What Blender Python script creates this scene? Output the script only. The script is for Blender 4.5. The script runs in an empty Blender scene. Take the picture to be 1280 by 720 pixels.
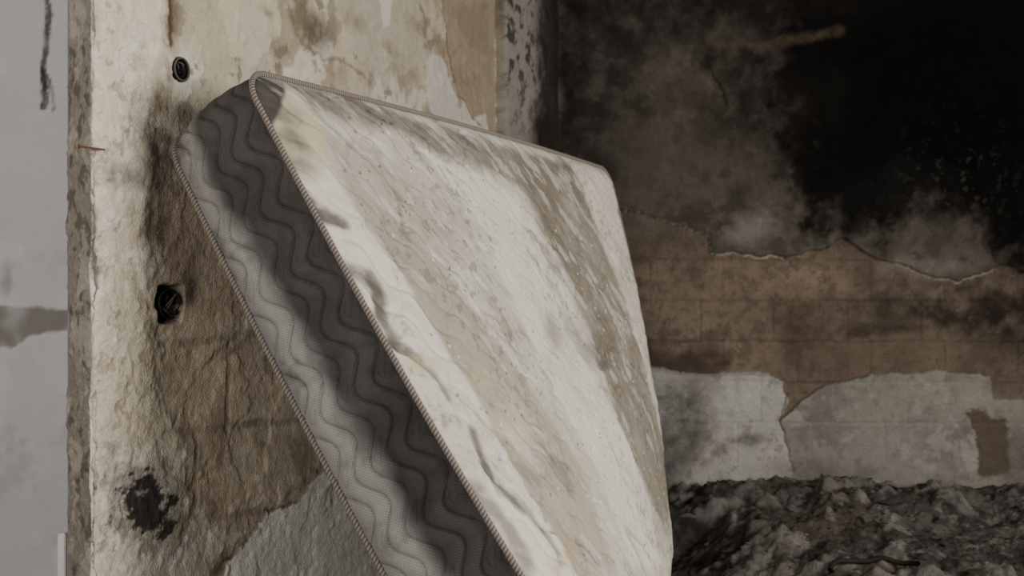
import bpy, math, numpy as np
from mathutils import Vector
rng=np.random.default_rng(7)
# ---------------------------------------------------------------- camera
CAMZ=0.95; F=1400.0
cam=bpy.data.cameras.new('camera'); co=bpy.data.objects.new('camera',cam)
bpy.context.collection.objects.link(co); bpy.context.scene.camera=co
co.location=(0,0,CAMZ); co.rotation_euler=(math.pi/2,0,0)
cam.sensor_width=36; cam.lens=F/1280*36
cam.dof.use_dof=True; cam.dof.focus_distance=2.3; cam.dof.aperture_fstop=5.0
# ---------------------------------------------------------------- noise
def vnoise(x,y,seed):
    xi=np.floor(x).astype(np.int64); yi=np.floor(y).astype(np.int64)
    fx=x-xi; fy=y-yi; fx=fx*fx*fx*(fx*(fx*6-15)+10); fy=fy*fy*fy*(fy*(fy*6-15)+10)
    def h(a,b):
        n=(a*374761393+b*668265263+seed*1442695041)&0xffffffff
        n=((n^(n>>13))*1274126177)&0xffffffff
        n=(n^(n>>16))
        return (n&0xffffff)/float(0xffffff)
    a=h(xi,yi);b=h(xi+1,yi);c=h(xi,yi+1);d=h(xi+1,yi+1)
    return (a*(1-fx)+b*fx)*(1-fy)+(c*(1-fx)+d*fx)*fy
def fbm(x,y,sc,oc=4,seed=1,gain=.5):
    s=np.zeros_like(x);am=1;t=0
    for o in range(oc):
        k=sc*2**o; an=.6*o+.3; ca,sa=math.cos(an),math.sin(an)
        s+=am*(vnoise((x*ca-y*sa)*k+17.3*o,(x*sa+y*ca)*k-9.1*o,seed+o*13)*2-1);t+=am;am*=gain
    return s/t
def ridge(x,y,sc,oc=3,seed=1):
    s=np.zeros_like(x);am=1;t=0
    for o in range(oc):
        k=sc*2**o; an=.9*o+.4; ca,sa=math.cos(an),math.sin(an)
        if oc==1: ca,sa=1,0
        s+=am*(1-np.abs(vnoise((x*ca-y*sa)*k+5*o,(x*sa+y*ca)*k+3*o,seed+o*7)*2-1)*1.0);t+=am;am*=.5
    return s/t
def ss(e0,e1,v):
    t=np.clip((v-e0)/(e1-e0),0,1);return t*t*(3-2*t)
SAT=.80
def lin(c):
    c=np.asarray(c,float)/255.
    g=c@np.array([.3,.59,.11]); c=g+(c-g)*SAT
    return np.where(c<=.04045,c/12.92,((c+.055)/1.055)**2.4)
# ---------------------------------------------------------------- surface painter (works in metres ON the surface)
class Surf:
    def __init__(s,X,Y,base,conv,seed=1):
        s.X=X;s.Y=Y;s.conv=conv;s.h=np.zeros(X.shape)
        s.col=np.ones(X.shape+(3,))*lin(base)
        s.wx=fbm(X,Y,9,6,seed+100,.68);s.wy=fbm(X,Y,9,6,seed+200,.68)
        s.n1=fbm(X,Y,14,6,seed+300,.7);s.seed=seed
    def pts(s,p): return np.array([s.conv(*q) for q in p])
    def sub(s,P,pad):
        lo=P.min(0)-pad;hi=P.max(0)+pad
        return (s.X>lo[0])&(s.X<hi[0])&(s.Y>lo[1])&(s.Y<hi[1])
    def dist(s,P,idx,warp,closed):
        x=s.X[idx]+s.wx[idx]*warp;y=s.Y[idx]+s.wy[idx]*warp
        d=np.full(x.shape,1e9);ins=np.zeros(x.shape,bool);n=len(P)
        for i in range(n if closed else n-1):
            a=P[i];b=P[(i+1)%n];e=b-a
            t=np.clip(((x-a[0])*e[0]+(y-a[1])*e[1])/(e@e+1e-12),0,1)
            d=np.minimum(d,(x-a[0]-t*e[0])**2+(y-a[1]-t*e[1])**2)
            if closed:
                c=((a[1]>y)!=(b[1]>y))
                xx=(b[0]-a[0])*(y-a[1])/(b[1]-a[1]+1e-12)+a[0]
                ins^=c&(x<xx)
        d=np.sqrt(d)
        return np.where(ins,-d,d) if closed else d
    def apply(s,idx,m,color,a,dh,tex):
        if tex>0: m=m*np.clip(1-tex*.5+tex*1.6*s.n1[idx],0,1)
        s.h[idx]+=m*dh
        if color is not None:
            k=(m*a)[:,None]; s.col[idx]=s.col[idx]*(1-k)+lin(color)*k
    def poly(s,p,color,a=1,soft=.01,warp=.02,dh=0,tex=0):
        P=s.pts(p);idx=s.sub(P,soft+warp+.01);d=s.dist(P,idx,warp,True)
        s.apply(idx,1-ss(-soft/2,soft/2,d),color,a,dh,tex)
    def line(s,p,w,color,a=1,soft=None,warp=.01,dh=0,tex=0):
        P=s.pts(p);soft=w if soft is None else soft
        idx=s.sub(P,w+soft+warp+.01);d=s.dist(P,idx,warp,False)
        s.apply(idx,1-ss(w/2,w/2+soft,d),color,a,dh,tex)
    def blob(s,cx,cy,rx,ry,color,a=1,warp=.03,dh=0,tex=.4,pw=1):
        c=s.pts([(cx,cy),(cx-rx,cy),(cx+rx,cy),(cx,cy-ry),(cx,cy+ry)])
        RX=abs(c[2,0]-c[1,0])/2+1e-6;RY=abs(c[4,1]-c[3,1])/2+1e-6
        idx=s.sub(c,max(RX,RY)*.8+warp)
        x=s.X[idx]+s.wx[idx]*warp-c[0,0];y=s.Y[idx]+s.wy[idx]*warp-c[0,1]
        r=np.sqrt((x/RX)**2+(y/RY)**2)
        s.apply(idx,1-ss(.3,1.5,r),color,a,dh,tex)
    def vary(s,sc,amt,seed,tint=None,oc=4):
        n=fbm(s.X,s.Y,sc,oc,seed)
        s.col*= (1+amt*n)[...,None]
    def patch(s,sc,lo,hi,color,a,seed,region=None,dh=0,oc=5):
        n=fbm(s.X,s.Y,sc,oc,seed,.6);m=ss(lo,hi,n)
        if region is not None:m=m*region
        s.h+=m*dh;k=(m*a)[...,None];s.col=s.col*(1-k)+lin(color)*k
# ---------------------------------------------------------------- mesh helpers
def grid_mesh(name,P,col=None,uv=None,mat=None,closed_u=False,flip=False,parent=None):
    H,W=P.shape[:2];me=bpy.data.meshes.new(name)
    I=np.arange(H*W).reshape(H,W)
    if closed_u: I=np.concatenate([I,I[:,:1]],1)
    q=np.stack([I[:-1,:-1],I[:-1,1:],I[1:,1:],I[1:,:-1]],-1).reshape(-1,4)
    if flip:q=q[:,::-1]
    n=len(q)
    me.vertices.add(H*W);me.vertices.foreach_set('co',P.reshape(-1).astype(np.float32))
    me.loops.add(n*4);me.loops.foreach_set('vertex_index',q.reshape(-1).astype(np.int32))
    me.polygons.add(n);me.polygons.foreach_set('loop_start',np.arange(0,n*4,4,dtype=np.int32))
    me.update(calc_edges=True)
    me.polygons.foreach_set('use_smooth',np.ones(n,bool))
    if col is not None: setcol(me,col.reshape(-1,3))
    if uv is not None:
        l=me.uv_layers.new(name='UVMap');u=uv
        if closed_u:
            u=np.concatenate([u,u[:,:1]],1)
            u[:,-1,0]=u[:,-2,0]+(u[:,1,0]-u[:,0,0])
        J=np.arange(u.shape[0]*u.shape[1]).reshape(u.shape[:2])
        qq=np.stack([J[:-1,:-1],J[:-1,1:],J[1:,1:],J[1:,:-1]],-1).reshape(-1,4)
        if flip:qq=qq[:,::-1]
        l.data.foreach_set('uv',u.reshape(-1,2)[qq.reshape(-1)].reshape(-1).astype(np.float32))
    me.validate()
    ob=bpy.data.objects.new(name,me);bpy.context.collection.objects.link(ob)
    if mat:me.materials.append(mat)
    if parent:ob.parent=parent
    return ob
def setcol(me,c):
    a=me.color_attributes.new('Col','FLOAT_COLOR','POINT')
    k=np.ones((len(c),4),np.float32);k[:,:3]=np.clip(c,0,1);a.data.foreach_set('color',k.reshape(-1))
def pymesh(name,v,f,mat=None,col=None,smooth=True,parent=None):
    me=bpy.data.meshes.new(name);me.from_pydata([tuple(x) for x in v],[],[tuple(x) for x in f]);me.update()
    if smooth: me.polygons.foreach_set('use_smooth',np.ones(len(me.polygons),bool))
    if col is not None:setcol(me,np.asarray(col))
    ob=bpy.data.objects.new(name,me);bpy.context.collection.objects.link(ob)
    if mat:me.materials.append(mat)
    if parent:ob.parent=parent
    return ob
def tube(name,path,r,mat,parent=None,seg=8,closed=False,frame=None,uvlen=True):
    path=np.asarray(path,float);n=len(path)
    if closed: T=np.roll(path,-1,0)-np.roll(path,1,0)
    else: T=np.gradient(path,axis=0)
    T/=np.linalg.norm(T,axis=1)[:,None]+1e-9
    up=frame if frame is not None else np.tile([.3,.2,.93],(n,1))
    S=np.cross(T,up);S/=np.linalg.norm(S,axis=1)[:,None]+1e-9;U=np.cross(S,T)
    L=np.concatenate([[0],np.cumsum(np.linalg.norm(np.diff(path,axis=0),axis=1))])
    an=np.linspace(0,2*np.pi,seg+1)
    rr=np.broadcast_to(r,(n,))
    P=path[None]+rr[None,:,None]*(np.cos(an)[:,None,None]*S[None]+np.sin(an)[:,None,None]*U[None])
    uv=np.stack(np.broadcast_arrays(L[None],(an/(2*np.pi))[:,None]),-1).copy()
    return grid_mesh(name,P,None,uv,mat,closed_u=closed,parent=parent)
# ---------------------------------------------------------------- materials
def newmat(name):
    m=bpy.data.materials.new(name);m.use_nodes=True;nt=m.node_tree
    return m,nt,nt.nodes['Principled BSDF']
def surfmat(name,g1=60,g2=400,amt=.25,bump=.4,bd=.004,rough=.95,color=None,spec=.1,uvweave=None):
    m,nt,b=newmat(name);N=nt.nodes;L=nt.links
    b.inputs['Roughness'].default_value=rough;b.inputs['Specular IOR Level'].default_value=spec
    tc=N.new('ShaderNodeTexCoord')
    n1=N.new('ShaderNodeTexNoise');n1.inputs['Scale'].default_value=g1;n1.inputs['Detail'].default_value=8;n1.inputs['Roughness'].default_value=.7
    n2=N.new('ShaderNodeTexNoise');n2.inputs['Scale'].default_value=g2;n2.inputs['Detail'].default_value=3
    L.new(tc.outputs['Object'],n1.inputs['Vector']);L.new(tc.outputs['Object'],n2.inputs['Vector'])
    ad=N.new('ShaderNodeMath');ad.operation='ADD';L.new(n1.outputs[0],ad.inputs[0]);L.new(n2.outputs[0],ad.inputs[1])
    mr=N.new('ShaderNodeMapRange');mr.inputs[1].default_value=.6;mr.inputs[2].default_value=1.4
    mr.inputs[3].default_value=1-amt;mr.inputs[4].default_value=1+amt
    L.new(ad.outputs[0],mr.inputs[0])
    if color is None:
        at=N.new('ShaderNodeVertexColor');at.layer_name='Col';src=at.outputs[0]
    else:
        at=N.new('ShaderNodeRGB');at.outputs[0].default_value=tuple(lin(color))+(1,);src=at.outputs[0]
    vm=N.new('ShaderNodeVectorMath');vm.operation='SCALE';L.new(src,vm.inputs[0]);L.new(mr.outputs[0],vm.inputs['Scale'])
    L.new(vm.outputs[0],b.inputs['Base Color'])
    bp=N.new('ShaderNodeBump');bp.inputs['Strength'].default_value=bump;bp.inputs['Distance'].default_value=bd
    hsrc=ad.outputs[0]
    if uvweave:
        sx=N.new('ShaderNodeSeparateXYZ');L.new(tc.outputs['UV'],sx.inputs[0])
        def sn(o,k):
            a=N.new('ShaderNodeMath');a.operation='MULTIPLY';L.new(o,a.inputs[0]);a.inputs[1].default_value=k
            c=N.new('ShaderNodeMath');c.operation='SINE';L.new(a.outputs[0],c.inputs[0]);return c.outputs[0]
        mu=N.new('ShaderNodeMath');mu.operation='MULTIPLY'
        L.new(sn(sx.outputs[0],uvweave),mu.inputs[0]);L.new(sn(sx.outputs[1],uvweave),mu.inputs[1])
        m2=N.new('ShaderNodeMath');m2.operation='MULTIPLY_ADD';L.new(mu.outputs[0],m2.inputs[0]);m2.inputs[1].default_value=.5
        L.new(ad.outputs[0],m2.inputs[2]);hsrc=m2.outputs[0]
        mr2=N.new('ShaderNodeMapRange');L.new(mu.outputs[0],mr2.inputs[0]);mr2.inputs[1].default_value=-1
        mr2.inputs[3].default_value=.70;mr2.inputs[4].default_value=1.14
        vm2=N.new('ShaderNodeVectorMath');vm2.operation='SCALE';L.new(vm.outputs[0],vm2.inputs[0]);L.new(mr2.outputs[0],vm2.inputs['Scale'])
        L.new(vm2.outputs[0],b.inputs['Base Color'])
    L.new(hsrc,bp.inputs['Height']);L.new(bp.outputs[0],b.inputs['Normal'])
    return m
M_wall=surfmat('burnt_plaster',35,260,.24,.6,.006)
M_back=surfmat('sooty_plaster',25,160,.22,.5,.006,spec=.03)
M_hall=surfmat('hall_plaster',12,150,.06,.2,.003)
M_floor=surfmat('ash_floor',20,140,.5,.8,.01,color=(70,64,58))
M_ceil=surfmat('sooty_ceiling',10,80,.3,.3,.01,color=(60,55,50))
M_rub=surfmat('ash_rubble',60,300,.5,.9,.006)
M_face=surfmat('mattress_ticking',70,600,.12,.45,.003,rough=.9)
M_bord=surfmat('mattress_border_fabric',60,500,.10,.35,.0015,rough=.85,uvweave=2*math.pi/.0065)
M_black=surfmat('charred_plastic',200,700,.5,.5,.001,rough=.7,color=(36,33,30))
M_grey=surfmat('box_metal',200,700,.4,.5,.001,rough=.6,color=(84,78,70))
M_rust=surfmat('rust',300,900,.5,.5,.001,rough=.7,color=(110,66,45))
M_white=surfmat('painted_wood',60,300,.15,.3,.001,rough=.7,color=(205,200,190))
M_pipe,nt,b=newmat('piping_cord');N=nt.nodes;L=nt.links
tc=N.new('ShaderNodeTexCoord');sx=N.new('ShaderNodeSeparateXYZ');L.new(tc.outputs['UV'],sx.inputs[0])
a=N.new('ShaderNodeMath');a.operation='MULTIPLY';a.inputs[1].default_value=2*math.pi/.0075;L.new(sx.outputs[0],a.inputs[0])
c=N.new('ShaderNodeMath');c.operation='MULTIPLY_ADD';c.inputs[1].default_value=2*math.pi*2;L.new(sx.outputs[1],c.inputs[0]);L.new(a.outputs[0],c.inputs[2])
s_=N.new('ShaderNodeMath');s_.operation='SINE';L.new(c.outputs[0],s_.inputs[0])
cr=N.new('ShaderNodeValToRGB');cr.color_ramp.elements[0].color=tuple(lin((92,80,72)))+(1,);cr.color_ramp.elements[1].color=tuple(lin((150,136,124)))+(1,)
mr=N.new('ShaderNodeMapRange');mr.inputs[1].default_value=-1;L.new(s_.outputs[0],mr.inputs[0]);L.new(mr.outputs[0],cr.inputs[0]);L.new(cr.outputs[0],b.inputs['Base Color'])
bp=N.new('ShaderNodeBump');bp.inputs['Strength'].default_value=.6;bp.inputs['Distance'].default_value=.002;L.new(mr.outputs[0],bp.inputs['Height']);L.new(bp.outputs[0],b.inputs['Normal'])
b.inputs['Roughness'].default_value=.85;b.inputs['Specular IOR Level'].default_value=.15

# ================================================================ LEFT WALL
WB=np.array([-.715,2.165]);WD=np.array([.383,.924]);WD/=np.linalg.norm(WD);WN=np.array([WD[1],-WD[0]])
S0=-.135
E0=WB+WD*S0
JD=np.array([-.089,.12]);JL=.155;JD=JD/np.linalg.norm(JD)
JN=np.array([-.8,-.6]);JN=JN/np.linalg.norm(JN)
YB=4.25
SC=(YB-WB[1])/WD[1]; QC=SC-S0
def meas_left(px,py):
    u=(px-640)/F; s=(u*WB[1]-WB[0])/(WD[0]-WD[1]*u); y=WB[1]+WD[1]*s
    return (s-S0, CAMZ+(360-py)/F*y)
q=np.concatenate([np.arange(-JL,0.6,.003),np.arange(.6,QC+.02,.0055)])
z=np.concatenate([np.arange(0,1.6,.0033),np.arange(1.6,2.6,.006)])
Q,Z=np.meshgrid(q,z)
A=Surf(Q,Z,(182,169,144),meas_left,3)
A.vary(3,.16,5);A.vary(11,.14,6)
A.patch(4,.05,.2,(152,133,105),.7,11,dh=-.003)
A.patch(5,.18,.25,(204,195,176),.7,12,dh=.002)
A.patch(9,.25,.4,(116,102,82),.55,14)
A.patch(16,.3,.42,(94,82,66),.6,15)
A.h+=.003*fbm(Q,Z,6,5,21,.55)
A.poly([(195,180),(270,260),(430,600),(700,900),(700,1000),(260,1000),(250,700),(240,600),(200,520),(190,400)],(184,163,134),.9,.08,.08,dh=-.004)
A.poly([(240,400),(330,400),(420,600),(300,640),(250,600),(232,500)],(208,190,160),.7,.04,.05,tex=.5)
A.patch(12,.1,.35,(146,124,96),.6,17,region=ss(.9,.8,Z)*ss(.02,.1,Q))
A.patch(20,.2,.4,(214,201,176),.5,18,region=ss(1.0,.9,Z)*ss(.02,.1,Q))
A.blob(270,480,40,60,(210,190,156),.6,.05,tex=.8)
for yy in (430,545,655): A.line([(205,yy),(420,yy-25)],.006,(130,112,90),.6,.01,.012,dh=-.003,tex=.6)
A.line([(290,430),(286,540)],.006,(130,112,90),.5,.01,.01,dh=-.002)
A.line([(245,545),(248,640)],.006,(130,112,90),.5,.01,.01,dh=-.002)
A.poly([(118,-120),(190,-120),(205,60),(190,170),(178,240),(185,400),(205,520),(235,600),(240,640),(200,720),(190,1000),(100,1000),(112,200)],(222,208,182),.95,.05,.05,dh=.003)
A.poly([(150,250),(185,270),(205,520),(225,590),(150,560),(130,400)],(212,194,160),.5,.03,.03,tex=.6)
rg=np.exp(-((Q-.06)/.09)**2)
A.h+=rg*.004*fbm(Q,Z,40,4,31,.7)
A.patch(28,.25,.4,(166,148,118),.6,33,region=rg,dh=-.003)
A.patch(22,.2,.36,(238,229,211),.6,34,region=rg)
A.patch(50,.3,.45,(126,112,94),.5,35,region=rg)
A.blob(150,228,30,16,(112,106,100),.8,tex=1)
A.blob(125,205,14,30,(120,112,100),.6,tex=1)
A.blob(190,200,22,40,(62,50,40),.95,.04,tex=.4)
A.blob(205,265,22,60,(88,70,53),.85,.06,tex=.6)
A.blob(222,330,26,50,(118,97,73),.7,.05,tex=.7)
A.blob(205,120,18,20,(150,125,90),.6)
A.blob(215,15,8,45,(108,84,58),.8,.01,tex=.6)
A.line([(213,-60),(212,15),(214,55)],.004,(80,62,44),.9,.008,.01,dh=-.002)
A.line([(296,-80),(298,20),(297,70)],.003,(110,92,66),.7,.006,.006)
# charred splash low down: streaky, broken up by pale plaster
A.poly([(262,760),(300,690),(335,640),(370,628),(395,590),(425,600),(520,800),(520,1000),(240,1000)],(236,229,218),.95,.006,.03,dh=.005)
A.poly([(120,715),(200,690),(275,665),(310,660),(270,720),(250,1000),(100,1000)],(210,200,182),.85,.02,.05,dh=.003,tex=.3)
a1=np.array(meas_left(122,575));a2=np.array(meas_left(240,605));a3=np.array(meas_left(235,672));a4=np.array(meas_left(125,668))
cx_=(a1+a2+a3+a4)/4
gx=(Q-cx_[0])/.105;gz=(Z-cx_[1]+.25*(Q-cx_[0]))/.078
spr=np.exp(-(gx**4+gz**2)*.8)
st1=fbm(Q*.8+.5*Z,Z*1.5-.4*Q,20,6,37,.74)
kk_=ss(.52,.72,spr*1.05+.75*st1-.12)
k=kk_[...,None]*.95;A.col=A.col*(1-k)+lin((46,44,44))*k;A.h-=k[...,0]*.002
k=(ss(.25,.6,spr+.7*fbm(Q,Z,30,5,38,.7))*(1-kk_))[...,None]*.55
A.col=A.col*(1-k)+lin((112,106,100))*k
A.patch(34,.2,.4,(212,202,184),.75,36,region=spr)
A.blob(165,565,40,12,(228,219,200),.6,.04,tex=.8)
A.line([(272,720),(300,690),(335,640),(372,626),(397,588)],.003,(80,68,56),.7,.006,.03)
A.blob(345,700,30,30,(200,190,178),.6,tex=.6)
A.poly([(230,-100),(300,-100),(300,60),(262,80),(235,60)],(190,176,140),.6,.02,.03)
A.poly([(262,-60),(345,-60),(352,45),(320,84),(290,60)],(202,190,160),.6,.01,.03,dh=.003)
A.blob(393,35,24,26,(88,76,60),.95,.02,tex=.4)
A.blob(375,5,12,30,(110,96,76),.7,.02)
A.poly([(430,-60),(520,-60),(530,60),(470,100),(440,60)],(174,162,142),.7,.02,.03,dh=.003)
A.poly([(548,-80),(622,-80),(622,185),(600,160),(575,120),(560,60)],(138,120,92),.85,.012,.04,dh=-.006)
A.poly([(566,10),(612,0),(616,70),(585,60)],(114,100,80),.6,.02,.03,tex=.4)
A.poly([(535,70),(552,66),(566,110),(578,150),(610,140),(614,182),(560,165),(534,130)],(194,187,176),.9,.008,.03,dh=.004)
A.poly([(470,-20),(488,-20),(486,30),(478,34)],(210,202,188),.8,.008,.01)
for (x0,y0,r) in [(520,30,14),(505,90,18),(440,25,16),(460,95,16),(345,60,14),(420,80,16),(590,100,14),(490,60,12),(330,20,10)]:
    A.blob(x0,y0,r,r*.8,(118,103,80),.65,.03,tex=.9)
A.line([(548,-40),(562,60),(575,118),(602,162)],.003,(84,70,52),.7,.008,.03)
A.line([(350,-40),(362,20),(380,60),(430,75),(455,100)],.003,(110,94,70),.6,.008,.03)
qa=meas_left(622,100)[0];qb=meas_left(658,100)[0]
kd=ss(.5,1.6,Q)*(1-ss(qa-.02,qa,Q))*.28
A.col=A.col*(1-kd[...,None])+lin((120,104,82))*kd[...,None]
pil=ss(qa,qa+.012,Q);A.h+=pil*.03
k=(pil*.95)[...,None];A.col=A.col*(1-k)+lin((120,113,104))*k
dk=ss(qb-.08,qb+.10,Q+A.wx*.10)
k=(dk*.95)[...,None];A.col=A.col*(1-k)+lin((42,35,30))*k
A.patch(24,.05,.25,(28,26,24),.8,44,region=pil*ss(1.35,1.75,Z)*(1-.4*dk))
A.blob(675,175,18,40,(36,26,22),.9,.03)
A.blob(690,60,10,120,(26,23,21),.8,.03)
A.line([(622,-80),(622,200)],.006,(80,70,58),.8,.01,.004)
jm=1-ss(-.012,.012,Q+A.wx*.03)
k=(jm*.95)[...,None];A.col=A.col*(1-k)+lin((130,119,104))*k
A.patch(30,.1,.3,(86,77,67),.8,51,region=jm)
A.patch(14,.2,.35,(172,160,138),.6,52,region=jm)
eg=np.exp(-np.abs(Q)/.02)
A.h-=eg*(.004+.016*np.clip(fbm(Q*.3,Z,14,5,61,.6)+.15,0,1))
A.h+=jm*.006*fbm(Q,Z,35,4,62,.7)
A.h+=.0012*fbm(Q,Z,70,2,63)
# electrical holes
c1=np.array(meas_left(225,87));c2=np.array(meas_left(214,380))
r1=np.hypot(Q-c1[0],Z-c1[1]);r2=np.maximum(np.abs(Q-c2[0]+A.wx*.016)*.85,np.abs(Z-c2[1]+A.wy*.016)*1.0)*.6+.42*np.hypot(Q-c2[0],Z-c2[1])
R1=.0235;R2=.040
m1=1-ss(R1-.003,R1+.001,r1);m2=1-ss(R2-.006,R2+.003,r2)
A.h-=m1*.05+m2*.045
for m_,cc in((m1,(34,29,24)),(m2,(50,43,36))):
    k=m_[...,None];A.col=A.col*(1-k)+lin(cc)*k
A.blob(236,365,14,26,(66,54,42),.8,.02,tex=.5)
w=.012
t=np.clip((Q+w)/(2*w),0,1);t=t*t*(3-2*t)
base=np.where(Q[...,None]<0,E0+JD*(-Q)[...,None],E0+WD*Q[...,None])
nn=(1-t)[...,None]*JN+t[...,None]*WN;nn/=np.linalg.norm(nn,axis=-1)[...,None]
h=A.h-.004*np.exp(-(Q/.01)**2)
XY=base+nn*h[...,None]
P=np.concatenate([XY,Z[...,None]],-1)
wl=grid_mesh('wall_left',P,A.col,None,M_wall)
jb=E0+JD*JL;L2=QC
bk=[(jb[0],jb[1]),(jb[0]+WD[0]*L2,jb[1]+WD[1]*L2)]
hb=pymesh('hall_side',[(bk[0][0],bk[0][1],0),(bk[1][0],bk[1][1],0),(bk[1][0],bk[1][1],2.6),(bk[0][0],bk[0][1],2.6)],[(0,1,2,3)],M_hall,col=[lin((190,188,184))]*4,parent=wl)

def on_left(q_,z_,h_=0):
    p=E0+WD*q_+WN*h_;return np.array([p[0],p[1],z_])
jbx=bpy.data.objects.new('electrical_junction_box',None);bpy.context.collection.objects.link(jbx)
ang=np.linspace(0,2*np.pi,41)[:-1]
def ringpath(c,R,h_): return np.array([on_left(c[0]+R*math.cos(x),c[1]+R*math.sin(x),h_) for x in ang])
prof=[(R1+.0015,.001),(R1+.0015,.005),(R1-.001,.006),(R1-.0025,.004),(R1-.003,-.03),(.001,-.032)]
P=np.array([[on_left(c1[0]+r*math.cos(x),c1[1]+r*math.sin(x),hh) for x in ang] for r,hh in prof])
grid_mesh('box_cup',P,None,None,M_black,closed_u=True,parent=jbx)
tube('box_rim',ringpath(c1,R1-.001,.005),.0022,M_grey,jbx,8,True,np.tile([WN[0],WN[1],0],(40,1)))
for k_ in range(5):
    a0=rng.uniform(0,6.28);pth=[]
    for tt in np.linspace(0,1,14):
        pth.append(on_left(c1[0]+.012*math.cos(a0+3*tt)*(1-.3*tt),c1[1]+.014*math.sin(a0+2.5*tt),-.020+.024*math.sin(tt*2.6)))
    tube('wire_%d'%(k_+1),pth,.0018,M_grey if k_%2 else M_black,jbx,6)
sb=bpy.data.objects.new('broken_socket_box',None);bpy.context.collection.objects.link(sb)
prof=[(.030,-.006),(.031,.000),(.0285,-.001),(.027,-.035),(.001,-.037)]
P=np.array([[on_left(c2[0]-.002+r*math.cos(x)*(1+.06*math.sin(3*x)),c2[1]+r*math.sin(x),hh) for x in ang[:34]] for r,hh in prof])
grid_mesh('socket_cup',P,None,None,M_black,parent=sb)
for k_ in range(9):
    a0=rng.uniform(0,6.28);pth=[]
    for tt in np.linspace(0,1,16):
        pth.append(on_left(c2[0]+.020*math.cos(a0+4*tt)+.014*tt,c2[1]+.022*math.sin(a0*1.3+3.2*tt),-.032+.030*math.sin(tt*2.4)))
    tube('wire_%d'%(k_+1),pth,.0012+.0006*(k_%2),M_grey if k_%3==0 else M_black,sb,6)
nz=CAMZ+(360-182)/F*2.0
p0=np.array([E0[0]+.012,E0[1]+.01,nz]);dr=np.array([-.75,-.66,.05]);dr/=np.linalg.norm(dr)
path=[p0+dr*x for x in(-.01,.0,.02,.036,.0365,.0385,.039)]
tube('rusty_nail',path,np.array([.0018,.0018,.0018,.0018,.0045,.0045,.0002]),M_rust,None,10)

# ================================================================ BACK WALL
def meas_back(px,py): return ((px-640)/F*YB, CAMZ+(360-py)/F*YB)
xs=np.concatenate([np.arange(.12,2.2,.0045),np.arange(2.2,3.22,.02)]);zs=np.concatenate([np.arange(0,2.15,.0045),np.arange(2.15,2.61,.02)])
X,Z=np.meshgrid(xs,zs)
B=Surf(X,Z,(98,83,68),meas_back,70)
B.vary(2.2,.3,71);B.vary(9,.25,72)
B.h+=.003*fbm(X,Z,5,5,73,.6)
for i,yy in enumerate((222,273,324,375,426,477,528)):
    B.line([(700,yy),(1400,yy+2)],.004,(68,56,46),.6,.006,.008,dh=-.003,tex=.5)
    for j in range(8):
        xx=720+j*92+(46 if i%2 else 0)+(17 if i%3==0 else 0)
        B.line([(xx,yy),(xx,yy+51)],.003,(68,56,46),.55,.005,.008,dh=-.002,tex=.5)
B.blob(1010,350,60,30,(124,104,84),.7,tex=.8);B.blob(900,350,120,30,(116,97,78),.6,tex=.8)
B.blob(790,300,40,40,(104,87,70),.6);B.blob(830,385,60,26,(112,95,78),.6,tex=.8)
B.patch(6,.05,.4,(64,55,46),.5,90);B.patch(25,.1,.35,(72,61,51),.5,96);B.patch(50,.15,.4,(64,54,45),.4,87)
B.blob(1180,385,110,28,(40,34,29),.9,.08,tex=.7);B.blob(1270,400,60,60,(34,29,25),.9,.08)
B.blob(1000,395,40,40,(50,41,34),.6,.08,tex=.7)
B.blob(1100,412,60,8,(50,42,36),.8,.02,tex=.8)
B.poly([(780,440),(920,440),(915,468),(850,466),(785,456)],(58,44,36),.75,.03,.03,tex=.4)
B.blob(760,430,40,35,(56,46,38),.7)
B.blob(1120,440,120,20,(90,75,60),.6)
lowL=[(700,450),(785,453),(850,464),(960,468),(978,480),(984,500),(972,528),(990,575),(985,760),(700,760)]
B.poly(lowL,(146,141,134),.97,.006,.022,dh=.008)
lowR=[(974,528),(1000,500),(1030,482),(1085,470),(1180,466),(1236,468),(1240,500),(1300,500),(1400,480),(1400,760),(985,760),(990,575)]
B.poly(lowR,(116,110,100),.97,.006,.022,dh=.007)
lm=ss(.0045,.007,B.h)*(Z<.7)
B.patch(5,.0,.4,(88,82,74),.6,91,region=lm);B.patch(12,.15,.4,(150,143,134),.4,92,region=lm)
B.patch(30,.15,.4,(84,77,69),.45,97,region=lm)
B.line([(984,492),(972,528),(984,552),(992,590)],.002,(64,56,50),.7,.004,.02,dh=-.002)
B.line([(972,528),(1000,500),(1030,482),(1085,470)],.004,(52,44,38),.6,.005,.022)
B.line([(785,455),(850,466),(960,470)],.003,(66,54,44),.4,.006,.022)
B.blob(850,530,36,60,(74,68,62),.9,.08);B.blob(820,600,40,30,(62,57,52),.75,.06)
B.blob(935,550,22,8,(60,54,50),.8,.03);B.blob(915,500,36,30,(168,163,156),.6)
B.blob(1100,540,70,40,(124,117,107),.5);B.blob(1180,500,60,20,(136,128,116),.5)
B.poly([(1206,520),(1235,515),(1258,545),(1262,590),(1225,590)],(76,62,48),.9,.012,.05,dh=-.005)
B.blob(1275,570,30,40,(76,66,55),.8);B.blob(1262,480,30,14,(74,62,50),.7)
B.blob(1010,590,60,16,(80,74,68),.6)
up=[(600,-300),(1700,-300),(1700,330),(1290,345),(1262,330),(1240,338),(1195,353),(1150,342),(1118,330),(1085,318),(1055,300),(1020,312),(980,320),(930,318),(890,318),(888,295),(860,286),(815,268),(775,262),(768,292),(738,302),(600,305)]
hprev=B.h.copy()
B.poly(up,(76,69,60),.95,.005,.022,dh=.014)
upm=(B.h-hprev)>.009
B.line([(738,302),(768,292),(775,262),(815,268),(860,286),(888,295),(890,318),(930,320),(980,322)],.003,(154,142,124),.6,.003,.022)
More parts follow.
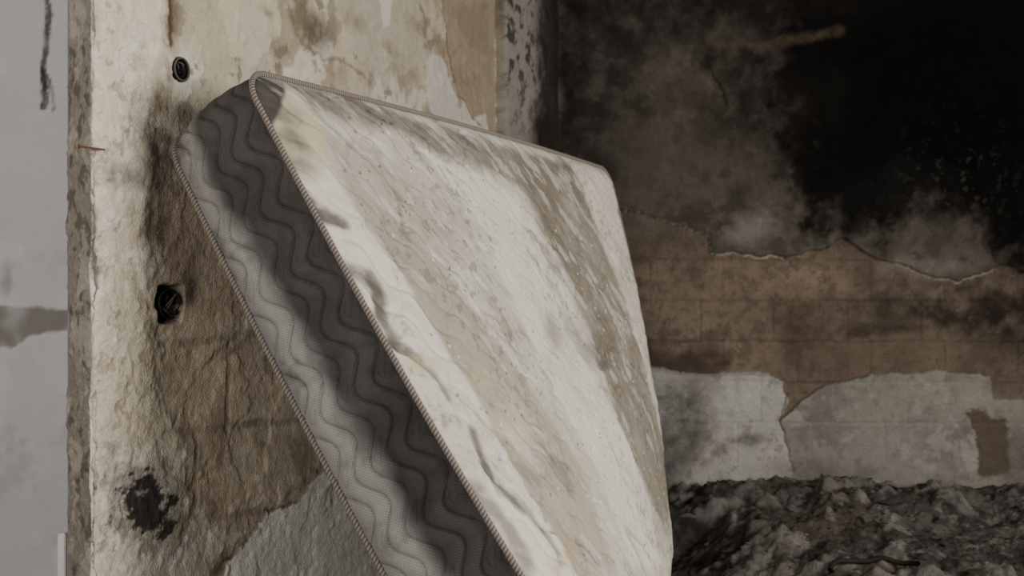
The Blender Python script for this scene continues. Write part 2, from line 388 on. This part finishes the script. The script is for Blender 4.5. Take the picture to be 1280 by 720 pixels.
B.line([(1118,333),(1150,344),(1195,355),(1240,340)],.004,(130,120,105),.6,.003,.022)
B.patch(3.5,-.1,.35,(52,46,40),.75,93,region=upm)
B.patch(14,.1,.4,(48,43,37),.5,98,region=upm);B.patch(22,.2,.45,(94,86,76),.35,94,region=upm)
B.blob(840,150,110,60,(62,55,46),.6,.10,tex=.8);B.blob(760,110,60,100,(34,30,26),.9,.10,tex=.5)
B.blob(830,210,70,60,(76,69,60),.5,.10,tex=.8);B.blob(925,290,42,22,(108,102,93),.8,.08,tex=.7)
B.blob(800,275,40,20,(90,83,74),.6,tex=.7);B.blob(960,200,50,40,(56,51,44),.5,tex=.8)
B.blob(1160,335,55,12,(100,93,83),.8,.05,tex=.7);B.blob(1110,290,30,25,(56,51,45),.7,tex=.8)
B.blob(735,220,30,30,(26,23,20),.85,tex=.6)
B.blob(800,20,110,50,(32,28,25),.9,.10,tex=.5);B.blob(715,60,20,160,(22,19,17),.85,.06)
SO=(9,8,7)
B.poly([(955,90),(980,40),(960,-300),(1900,-300),(1900,330),(1275,330),(1240,300),(1225,275),(1200,260),(1130,265),(1095,290),(1060,280),(1035,290),(990,240),(975,150)],SO,.93,.18,.2)
B.poly([(860,20),(1020,120),(1220,255),(1275,315),(1900,315),(1900,-300),(840,-300)],SO,.65,.35,.25,tex=.3)
B.blob(1180,130,190,140,(8,7,6),.85,.05,tex=.2)
B.blob(1130,235,60,35,(24,22,20),.7,.08,tex=.6)
B.blob(1262,290,30,50,(12,11,9),.95,.05)
B.blob(1060,275,16,45,(18,16,14),.9,.03)
B.blob(960,120,90,70,(24,21,18),.8,.14,tex=.6)
B.blob(960,5,160,26,(24,21,18),.85,.08,tex=.5)
B.line([(885,50),(910,60),(960,58),(1010,48),(1050,40)],.004,(84,71,54),.5,.03,.03,tex=.7)
B.blob(885,75,10,16,(20,18,16),.9,.02)
B.line([(885,80),(900,110),(905,135)],.003,(26,22,19),.7,.008,.03)
B.patch(40,.28,.4,(56,52,47),.5,99,region=np.exp(-((X-1.68)/.2)**2-((Z-1.35)/.2)**2))
B.h+=.0012*fbm(X,Z,50,3,89)
bl=ss(.7,1.5,X)*ss(1.15,1.5,Z);B.h+=bl*.005*ridge(X+.05*B.wx,Z+.05*B.wy,18,3,95)
P=np.stack([X,YB-B.h,Z],-1)
grid_mesh('wall_back',P,B.col,None,M_back)

# ================================================================ HALL WALL
YH=2.95
def meas_hall(px,py): return ((px-640)/F*YH, CAMZ+(360-py)/F*YH)
xs=np.arange(-2.2,-.40,.006);zs=np.arange(0,2.6,.006)
X,Z=np.meshgrid(xs,zs)
Hh=Surf(X,Z,(180,177,174),meas_hall,120)
Hh.vary(2,.07,121);Hh.vary(8,.05,122)
Hh.poly([(-80,385),(0,382),(40,384),(92,392),(140,392),(140,414),(60,416),(35,420),(15,436),(-80,430)],(118,110,100),.95,.008,.018,dh=-.004)
Hh.blob(5,352,10,22,(96,88,80),.9,.02);Hh.blob(2,335,8,10,(126,116,106),.8)
Hh.line([(63,-80),(60,60),(56,105),(53,138)],.010,(18,18,20),.98,.006,.016,tex=.3)
Hh.line([(66,-60),(62,80),(63,140)],.003,(60,60,62),.8,.005,.02,tex=.6)
Hh.line([(0,330),(60,320),(92,322)],.01,(162,158,154),.4,.03,.03)
Hh.patch(7,.05,.4,(148,144,140),.5,123,region=ss(1.1,.5,Z))
Hh.patch(3,.1,.4,(196,193,190),.5,124)
P=np.stack([X,YH-Hh.h-.001*fbm(X,Z,20,3,130),Z],-1)
grid_mesh('wall_hall',P,Hh.col,None,M_hall)
tx=(80-640)/F*2.35
import bmesh
def box(name,cx,cy,z0,z1,w_,d_,mat,rot=0,parent=None):
    bm=bmesh.new();bmesh.ops.create_cube(bm,size=1)
    bmesh.ops.scale(bm,vec=(w_,d_,z1-z0),verts=bm.verts)
    bmesh.ops.bevel(bm,geom=bm.edges[:],offset=min(w_,d_)*.12,segments=2,affect='EDGES')
    me=bpy.data.meshes.new(name);bm.to_mesh(me);bm.free()
    o=bpy.data.objects.new(name,me);bpy.context.collection.objects.link(o);me.materials.append(mat)
    o.location=(cx,cy,(z0+z1)/2);o.rotation_euler=(0,0,rot)
    return o
box('trim_1',tx,2.35,0,CAMZ-(665-360)/F*2.35,.016,.03,M_white)

# ================================================================ FLOOR, CEILING, RIGHT WALL WITH WINDOW
xs=np.linspace(-2.2,3.2,150);ys=np.linspace(-2,YB+.02,170)
X,Y=np.meshgrid(xs,ys);P=np.stack([X,Y,-.012+.008*fbm(X,Y,4,4,140)],-1);grid_mesh('floor',P,None,None,M_floor)
pymesh('ceiling',[(-2.2,-2,2.6),(-2.2,YB+.02,2.6),(3.2,YB+.02,2.6),(3.2,-2,2.6)],[(0,1,2,3)],M_ceil)
M_rw=surfmat('right_plaster',10,80,.2,.3,.01,color=(140,132,122))
def wallpieces(name,x,y0,y1,wy0,wy1,wz0,wz1,zt=2.6,th=.15):
    v=[];f=[]
    def bx(a,b_,c_,d):
        i=len(v)
        for xx in(x,x+th):
            v.extend([(xx,a,c_),(xx,b_,c_),(xx,b_,d),(xx,a,d)])
        f.extend([(i,i+1,i+2,i+3),(i+7,i+6,i+5,i+4),(i,i+4,i+5,i+1),(i+1,i+5,i+6,i+2),(i+2,i+6,i+7,i+3),(i+3,i+7,i+4,i)])
    bx(y0,wy0,0,zt);bx(wy1,y1,0,zt);bx(wy0,wy1,0,wz0);bx(wy0,wy1,wz1,zt)
    return pymesh(name,v,f,M_rw,smooth=False)
wallpieces('wall_right',3.2,-2,YB+.02,.4,2.2,.95,2.3)

# ================================================================ MATTRESS
ML,MW,MT=1.95,1.43,.215
cA=np.array([-.51,2.10,1.358]);cB=np.array([.33,3.87,1.355]);cD=np.array([.224,1.813,.145]);cC=np.array([.50,3.56,.10])
def Fm(a,b):
    a=np.asarray(a,float)[...,None];b=np.asarray(b,float)[...,None]
    p=(1-a)*(1-b)*cA+a*(1-b)*cB+(1-a)*b*cD+a*b*cC
    p=p+np.array([.78,-.3,.54])*((-.022+.056*a)*np.sin(np.pi*np.clip(b,0,1)))
    p=p+np.array([0,0,1.])*(.012*np.sin(np.pi*np.clip(a,0,1))*(1-b))
    return p
def Nm(a,b):
    e=1e-3;da=Fm(a+e,b)-Fm(a-e,b);db=Fm(a,b+e)-Fm(a,b-e)
    n=np.cross(db,da);n/=np.linalg.norm(n,axis=-1)[...,None]
    return n if n.reshape(-1,3)[0][0]>0 else -n
ga,gb=np.meshgrid(np.linspace(-.02,1.02,300),np.linspace(-.02,1.02,300))
gp=Fm(ga,gb)+.02*Nm(ga,gb);gu=640+F*gp[...,0]/gp[...,1];gv=360-F*(gp[...,2]-CAMZ)/gp[...,1]
def meas_mat(px,py):
    i=np.argmin((gu-px)**2+(gv-py)**2);return ga.flat[i]*ML,gb.flat[i]*MW
RC=.075
def rr(x,y):
    cx=np.clip(x,RC,ML-RC);cy=np.clip(y,RC,MW-RC);dx=x-cx;dy=y-cy
    hy=np.hypot(dx,dy);k=np.where(hy>1e-9,np.maximum(abs(dx),abs(dy))/np.maximum(hy,1e-9),1)
    return cx+dx*k,cy+dy*k
xs=np.linspace(0,ML,760);ys=np.linspace(0,MW,600)
X0,Y0=np.meshgrid(xs,ys);X,Y=rr(X0,Y0)
ed=np.minimum(np.minimum(X0,ML-X0),np.minimum(Y0,MW-Y0))
S=Surf(X,Y,(196,186,168),meas_mat,200)
S.vary(3,.07,201);S.vary(14,.05,202)
p1=np.array(meas_mat(430,220));p2=np.array(meas_mat(790,650));fd=(p2-p1)/np.linalg.norm(p2-p1)
U=X*fd[0]+Y*fd[1];V=-X*fd[1]+Y*fd[0]
wv_=fbm(U*.22,V,5,5,270,.6);S.wx=-fd[1]*wv_+.3*S.wx;S.wy=fd[0]*wv_+.3*S.wy
S.n1=.6*fbm(U*.4,V,14,6,271,.7)+.5*S.n1
GB=(162,150,128)
S.poly([(425,215),(500,270),(560,340),(620,430),(680,520),(735,620),(770,720),(715,740),(660,640),(600,530),(540,440),(490,360),(440,280)],GB,.85,.06,.07,tex=.25)
S.poly([(400,150),(480,195),(560,250),(600,310),(560,330),(500,270),(430,215)],(164,153,135),.8,.05,.07,tex=.35)
WH=(222,213,198)
S.poly([(395,175),(420,235),(470,300),(520,385),(580,480),(640,580),(700,680),(725,740),(675,735),(610,630),(545,530),(490,430),(440,345),(395,265),(375,225)],WH,.9,.025,.04)
S.poly([(520,190),(590,215),(640,250),(690,320),(735,420),(775,520),(812,640),(825,710),(790,710),(750,600),(700,500),(650,400),(600,310),(560,250)],(216,207,192),.9,.04,.06)
S.poly([(470,175),(520,190),(600,300),(640,390),(620,400),(560,290)],(196,187,170),.6,.05,.05,tex=.4)
S.poly([(350,110),(400,125),(412,175),(395,235),(372,222),(345,170)],(188,174,138),.85,.03,.05,tex=.3)
S.blob(390,165,12,20,(216,200,146),.8,.03);S.blob(372,175,12,16,(100,92,80),.9,.03)
S.blob(375,205,14,12,(132,124,110),.8,.03);S.blob(365,140,14,14,(126,116,100),.8,.04)
S.poly([(360,95),(450,122),(600,175),(712,205),(725,250),(660,245),(600,215),(520,185),(450,158),(395,132)],(108,98,83),.9,.05,.06,tex=.25)
S.poly([(640,200),(712,205),(770,350),(812,500),(850,640),(815,640),(785,560),(745,450),(705,350),(665,270)],(120,109,91),.9,.06,.08,tex=.25)
S.blob(690,300,26,60,(104,94,78),.75,.10,tex=.8);S.blob(750,440,22,70,(102,92,76),.75,.10,tex=.9)
S.blob(825,620,18,80,(134,123,106),.75,.06,tex=.6)
S.poly([(295,80),(340,85),(360,98),(352,140),(338,172),(322,150)],(68,63,60),.95,.012,.012)
S.line([(302,100),(330,170),(385,270),(430,350),(480,432),(540,540),(600,630),(665,720)],.014,(118,108,98),.85,.025,.015)
for p,w_ in [([(468,350),(480,372),(484,400),(500,430)],.014),([(500,430),(545,478),(560,500)],.005),([(592,545),(606,580),(620,605),(655,635),(690,680)],.013),([(430,330),(455,345),(480,372)],.007),([(385,240),(400,262),(430,285)],.012)]:
    S.line(p,w_,(88,80,70),.92,.018,.03,dh=-.003,tex=.3)
S.poly([(500,440),(520,440),(600,560),(590,600),(560,570)],(192,179,155),.5,.03,.05,tex=.7)
S.line([(600,600),(630,640),(660,690)],.012,(116,106,92),.7,.03,.04)
S.blob(530,460,22,12,(203,183,134),.6,.03);S.blob(640,540,30,40,(203,187,148),.6,.08)
S.blob(700,690,22,12,(184,150,98),.7,.04);S.blob(690,420,10,20,(126,114,96),.6,.05)
S.blob(600,480,20,16,(194,176,134),.6,.06);S.blob(720,600,16,30,(172,156,126),.6,.06)
mw=ss(.08,.42,fbm(U*.5,V,10,6,250,.7))*(.3+.7*ss(-.1,.3,fbm(X,Y,3,3,251)))
k=(mw*.48)[...,None];S.col=S.col*(1-k)+lin((116,106,91))*k
mw=ss(.12,.38,fbm(X,Y,45,4,252,.7))*ss(-.2,.25,fbm(X,Y,4,3,253))
k=(mw*.5)[...,None];S.col=S.col*(1-k)+lin((106,97,84))*k
mw=ss(.15,.4,fbm(U*.3,V,22,5,254,.65))
k=(mw*.3)[...,None];S.col=S.col*(1-k)+lin((228,221,209))*k
fr=ridge(U*.35+S.wx*.05,V+S.wy*.03,7,1,230)
S.h+=.006*(fr-.5)+.004*fbm(U*.5,V,14,3,231)
crease=ss(.92,.99,ridge(U*.28+S.wx*.04,V+S.wy*.03,6,1,236))*ss(-.3,.2,fbm(X,Y,3,2,237))
S.h-=crease*.004;S.col*=(1-.32*crease)[...,None]
cr2=ss(.92,.99,ridge(U*.6+S.wx*.08,V+S.wy*.06,14,1,238))*ss(.0,.4,fbm(X,Y,5,2,239))
S.h-=cr2*.002;S.col*=(1-.2*cr2)[...,None]
def stitch(v,wd):
    d=np.abs(v-np.round(v));return np.exp(-(d/wd)**2)
sv=(V+.014*np.sin(U*2*math.pi/.15))/.075
qm=.5+.5*ss(-.2,.3,fbm(X,Y,4,3,260))
S.h-=.0050*stitch(sv,.10)*qm
S.col*=(1-.30*stitch(sv,.026)*qm)[...,None]
su=(U+.012*np.sin(V*2*math.pi/.15))/.15
S.h-=.003*stitch(su,.06)*qm;S.col*=(1-.18*stitch(su,.014)*qm)[...,None]
S.h+=.0018*fbm(X,Y,40,3,240)
for _ in range(700):
    x_,y_=rng.uniform(.1,ML-.05),rng.uniform(.05,MW);r_=rng.uniform(.0013,.004)
    idx=(abs(X-x_)<r_*2)&(abs(Y-y_)<r_*2)
    m_=1-ss(r_*.6,r_*1.5,np.hypot(X[idx]-x_,Y[idx]-y_))
    c_=lin((74,66,55) if rng.random()<.75 else (235,230,220))
    S.col[idx]=S.col[idx]*(1-.7*m_[:,None])+c_*.7*m_[:,None];S.h[idx]+=m_*.0015
crown=.024*(1-np.exp(-ed/.035))
h=(S.h*np.clip(ed/.03,0,1)+crown)
a_,b_=X/ML,Y/MW
P=Fm(a_,b_)+Nm(a_,b_)*h[...,None]
mt=bpy.data.objects.new('mattress',None);bpy.context.collection.objects.link(mt)
grid_mesh('top_panel',P,S.col,None,M_face,parent=mt)
pr=[]
for (x0,y0,x1,y1) in [(0,MW,0,0),(0,0,ML,0),(ML,0,ML,MW),(ML,MW,0,MW)]:
    n=int(math.hypot(x1-x0,y1-y0)/.003)
    tt=np.linspace(0,1,n,endpoint=False);pr.append(np.stack([x0+(x1-x0)*tt,y0+(y1-y0)*tt],1))
pr=np.concatenate(pr);px_,py_=rr(pr[:,0],pr[:,1])
LL=np.concatenate([[0],np.cumsum(np.hypot(np.diff(px_),np.diff(py_)))])
E=Fm(px_/ML,py_/MW);NN=Nm(px_/ML,py_/MW)
T=np.roll(E,-1,0)-np.roll(E,1,0);T/=np.linalg.norm(T,axis=1)[:,None]
O=np.cross(T,NN);O/=np.linalg.norm(O,axis=1)[:,None]
cen=Fm(.5,.5)
if ((E-cen)*O).sum()<0:O=-O
tv=np.linspace(0,1,100)
LLg,TV=np.meshgrid(LL,tv)
hb_=.016*np.sin(np.pi*TV)**.6
gro=np.zeros(TV.shape);gro2=np.zeros(TV.shape);leaf=np.zeros(TV.shape);W=TV*MT
PD=.125
for kk in range(7):
    c0=(kk-.3)*.042
    wv=.020*np.sin(LLg*2*math.pi/PD)
    cur=c0+wv+.002*np.sin(LLg*2*math.pi/.31+kk)
    gro=np.maximum(gro,np.exp(-((W-cur)/.0016)**2))
    gro2=np.maximum(gro2,np.exp(-np.abs(W-cur)/.006))
    ph=(LLg/PD+kk*.5)%1
    for sg in(-1,1):
        l2=c0+.021+wv+sg*.008*np.sin(np.pi*np.clip((ph-.2)/.35,0,1))
        on=((ph>.2)&(ph<.55))
        if kk%2==0: leaf=np.maximum(leaf,on*np.exp(-((W-l2)/.0015)**2))
nz_=fbm(LLg,TV*MT,7,4,300)
endf=np.clip(np.sin(np.pi*TV)*4,0,1)
hb_=hb_-endf*(.002*gro+.007*gro2+.0015*leaf)+.003*nz_*np.sin(np.pi*TV)
hb_+=.006*np.sin(np.pi*TV)*fbm(LLg,TV*.5,3,2,303)
P=E[None]-NN[None]*(TV[...,None]*MT)+O[None]*hb_[...,None]
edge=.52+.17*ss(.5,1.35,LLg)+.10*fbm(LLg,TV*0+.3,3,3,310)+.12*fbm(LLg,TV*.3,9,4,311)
dark=1-ss(edge-.13,edge+.13,TV)  # lit band and shaded half of the border, painted into its colour
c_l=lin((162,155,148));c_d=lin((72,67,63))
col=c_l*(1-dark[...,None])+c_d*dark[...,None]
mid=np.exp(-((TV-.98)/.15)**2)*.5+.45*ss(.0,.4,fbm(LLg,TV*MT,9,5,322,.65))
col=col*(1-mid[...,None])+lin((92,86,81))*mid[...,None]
col*=(1+.15*nz_)[...,None]*(1-.45*gro-.2*leaf)[...,None]
st=ss(.1,.45,fbm(LLg,TV*MT,5,4,320))
col*=(1-.3*st)[...,None]
uv=np.stack([LLg,TV*MT],-1)
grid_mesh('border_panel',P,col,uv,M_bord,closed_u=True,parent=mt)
xs=np.linspace(0,ML,90);ys=np.linspace(0,MW,70);X0,Y0=np.meshgrid(xs,ys);X,Y=rr(X0,Y0)
ed=np.minimum(np.minimum(X0,ML-X0),np.minimum(Y0,MW-Y0))
P=Fm(X/ML,Y/MW)-Nm(X/ML,Y/MW)*(MT+.010*(1-np.exp(-ed/.03)))[...,None]
grid_mesh('bottom_panel',P,np.ones(X.shape+(3,))*lin((150,142,130)),None,M_face,parent=mt)
tube('piping_front',E+O*.003+NN*.003,.0056,M_pipe,mt,10,True,NN)
tube('piping_back',E+O*.003-NN*(MT+.001),.0056,M_pipe,mt,10,True,NN)

# ================================================================ RUBBLE
def rub_h(x,y):
    e=ss(.50,.85,x+.0*y);e=np.maximum(e,ss(3.84,4.0,y)*ss(.2,.4,x))
    yy=ss(2.7,4.15,y)
    hgt=(.035+.195*yy)*(.82+.2*fbm(x,y,1.6,3,400))+.06*fbm(x,y,4,4,401)*(.4+.6*yy)+.016*fbm(x,y,18,3,402)
    hgt+=.07*np.exp(-((x-.78)/.09)**2-((y-4.12)/.10)**2)
    return np.maximum(hgt*e*ss(2.5,2.9,y),-.02)
xs=np.arange(.34,3.17,.006);ys=np.arange(2.5,YB-.03,.006)
X,Y=np.meshgrid(xs,ys)
hh=rub_h(X,Y)+.014*fbm(X,Y,28,5,404,.75)+.006*np.clip(fbm(X,Y,48,3,408,.6),0,1)
lump=np.clip(fbm(X,Y,10,3,409,.5)-.2,0,1);hh+=lump*.06
n=fbm(X,Y,5,5,405,.65);n2=fbm(X,Y,22,5,406,.7)
col=lin((66,61,55))*np.ones(X.shape+(3,))
for m_,c_ in((ss(.0,.35,n),(98,92,84)),(ss(.0,.3,-n),(38,35,32)),(ss(.2,.45,n2),(116,110,101)),(ss(.1,.35,-n2),(30,27,25)),(ss(.1,.35,fbm(X,Y,9,4,407)),(78,67,56))):
    k=(m_*.6)[...,None];col=col*(1-k)+lin(c_)*k
k=(ss(.0,.15,lump)*.45)[...,None];col=col*(1-k)+lin((124,118,109))*k
Pb=np.stack([X,Y,hh],-1)
bm=bmesh.new();bmesh.ops.create_icosphere(bm,subdivisions=1,radius=1);iv=np.array([v.co[:] for v in bm.verts]);bm.faces.ensure_lookup_table();ifc=np.array([[v.index for v in f.verts] for f in bm.faces]);bm.free()
V_=[];Fc=[];C=[];off=0
pal=[(84,79,72),(118,112,104),(54,50,46),(28,26,24),(74,67,59),(86,75,64),(62,58,53),(44,40,37)]
for i in range(6000):
    y_=rng.uniform(2.9,4.17);x_=rng.uniform(.55,2.4)
    if x_<.66 and y_<3.85: continue
    s=.0015+.009*rng.random()**4
    if rng.random()<.012: s=rng.uniform(.012,.030)
    sc=np.array([rng.uniform(.7,1.8),rng.uniform(.6,1.2),rng.uniform(.15,.5)])*s
    if rng.random()<.05: sc=np.array([rng.uniform(5,10),.6,.4])*rng.uniform(.002,.004)
    p=(iv+rng.normal(0,.20,iv.shape))*sc
    az,ti=rng.uniform(0,6.28),rng.normal(0,.35)
    ca,sa,ct,st_=math.cos(az),math.sin(az),math.cos(ti),math.sin(ti)
    R=np.array([[ca,-sa,0],[sa,ca,0],[0,0,1]])@np.array([[1,0,0],[0,ct,-st_],[0,st_,ct]])
    p=p@R.T
    ix=min(int((x_-.34)/.006),len(xs)-1);iy=min(int((y_-2.5)/.006),len(ys)-1)
    p+=np.array([x_,y_,hh[iy,ix]+sc[2]*.1])
    p[:,1]=np.minimum(p[:,1],YB-.03)
    V_.append(p);Fc.append(ifc+off);off+=len(p)
    cc=lin(pal[rng.integers(len(pal))])*rng.uniform(.7,1.1)
    C.append(np.tile(cc*.6+.4*col[iy,ix],(len(p),1)))
rp=grid_mesh('rubble_pile',Pb,col,None,M_rub)
ch=pymesh('chunks',np.concatenate(V_),np.concatenate(Fc),M_rub,np.concatenate(C),smooth=False,parent=rp)
hx=[]
for tt in np.linspace(.1,math.pi-.1,50):
    x_=1.07+.13*math.cos(tt);y_=3.30+.08*math.sin(tt)
    ix=int((x_-.34)/.006);iy=int((y_-2.5)/.006)
    hx.append((x_,y_,hh[iy-3:iy+4,ix-3:ix+4].mean()+.014))
hx=np.array(hx);hx[2:-2,2]=(hx[:-4,2]+hx[1:-3,2]+hx[2:-2,2]+hx[3:-1,2]+hx[4:,2])/5
tube('burnt_hose',hx,.008,M_black,rp,10)

# ================================================================ LIGHT
def area(name,loc,tgt,sx,sy,e,col):
    l=bpy.data.lights.new(name,'AREA');l.shape='RECTANGLE';l.size=sx;l.size_y=sy;l.energy=e;l.color=col
    o=bpy.data.objects.new(name,l);bpy.context.collection.objects.link(o);o.location=loc
    o.rotation_euler=(Vector(tgt)-Vector(loc)).to_track_quat('-Z','Y').to_euler();return o
area('window_light',(3.1,1.3,1.65),(.0,2.4,.9),1.6,1.3,140,(1,.97,.925))
area('front_fill_light',(-.7,-1.8,1.35),(-.4,2.2,.8),1.3,1.6,86,(1,.98,.95))  # unseen fill added behind the camera, brightens border and wall gap
area('hall_fill_light',(-1.9,1.4,2.0),(-1.2,2.9,1.0),.8,.8,7,(1,.985,.97))  # unseen fill added to brighten the hall wall
wd=bpy.data.worlds.new('world');bpy.context.scene.world=wd;wd.use_nodes=True
wd.node_tree.nodes['Background'].inputs[0].default_value=(1,.98,.96,1);wd.node_tree.nodes['Background'].inputs[1].default_value=.4
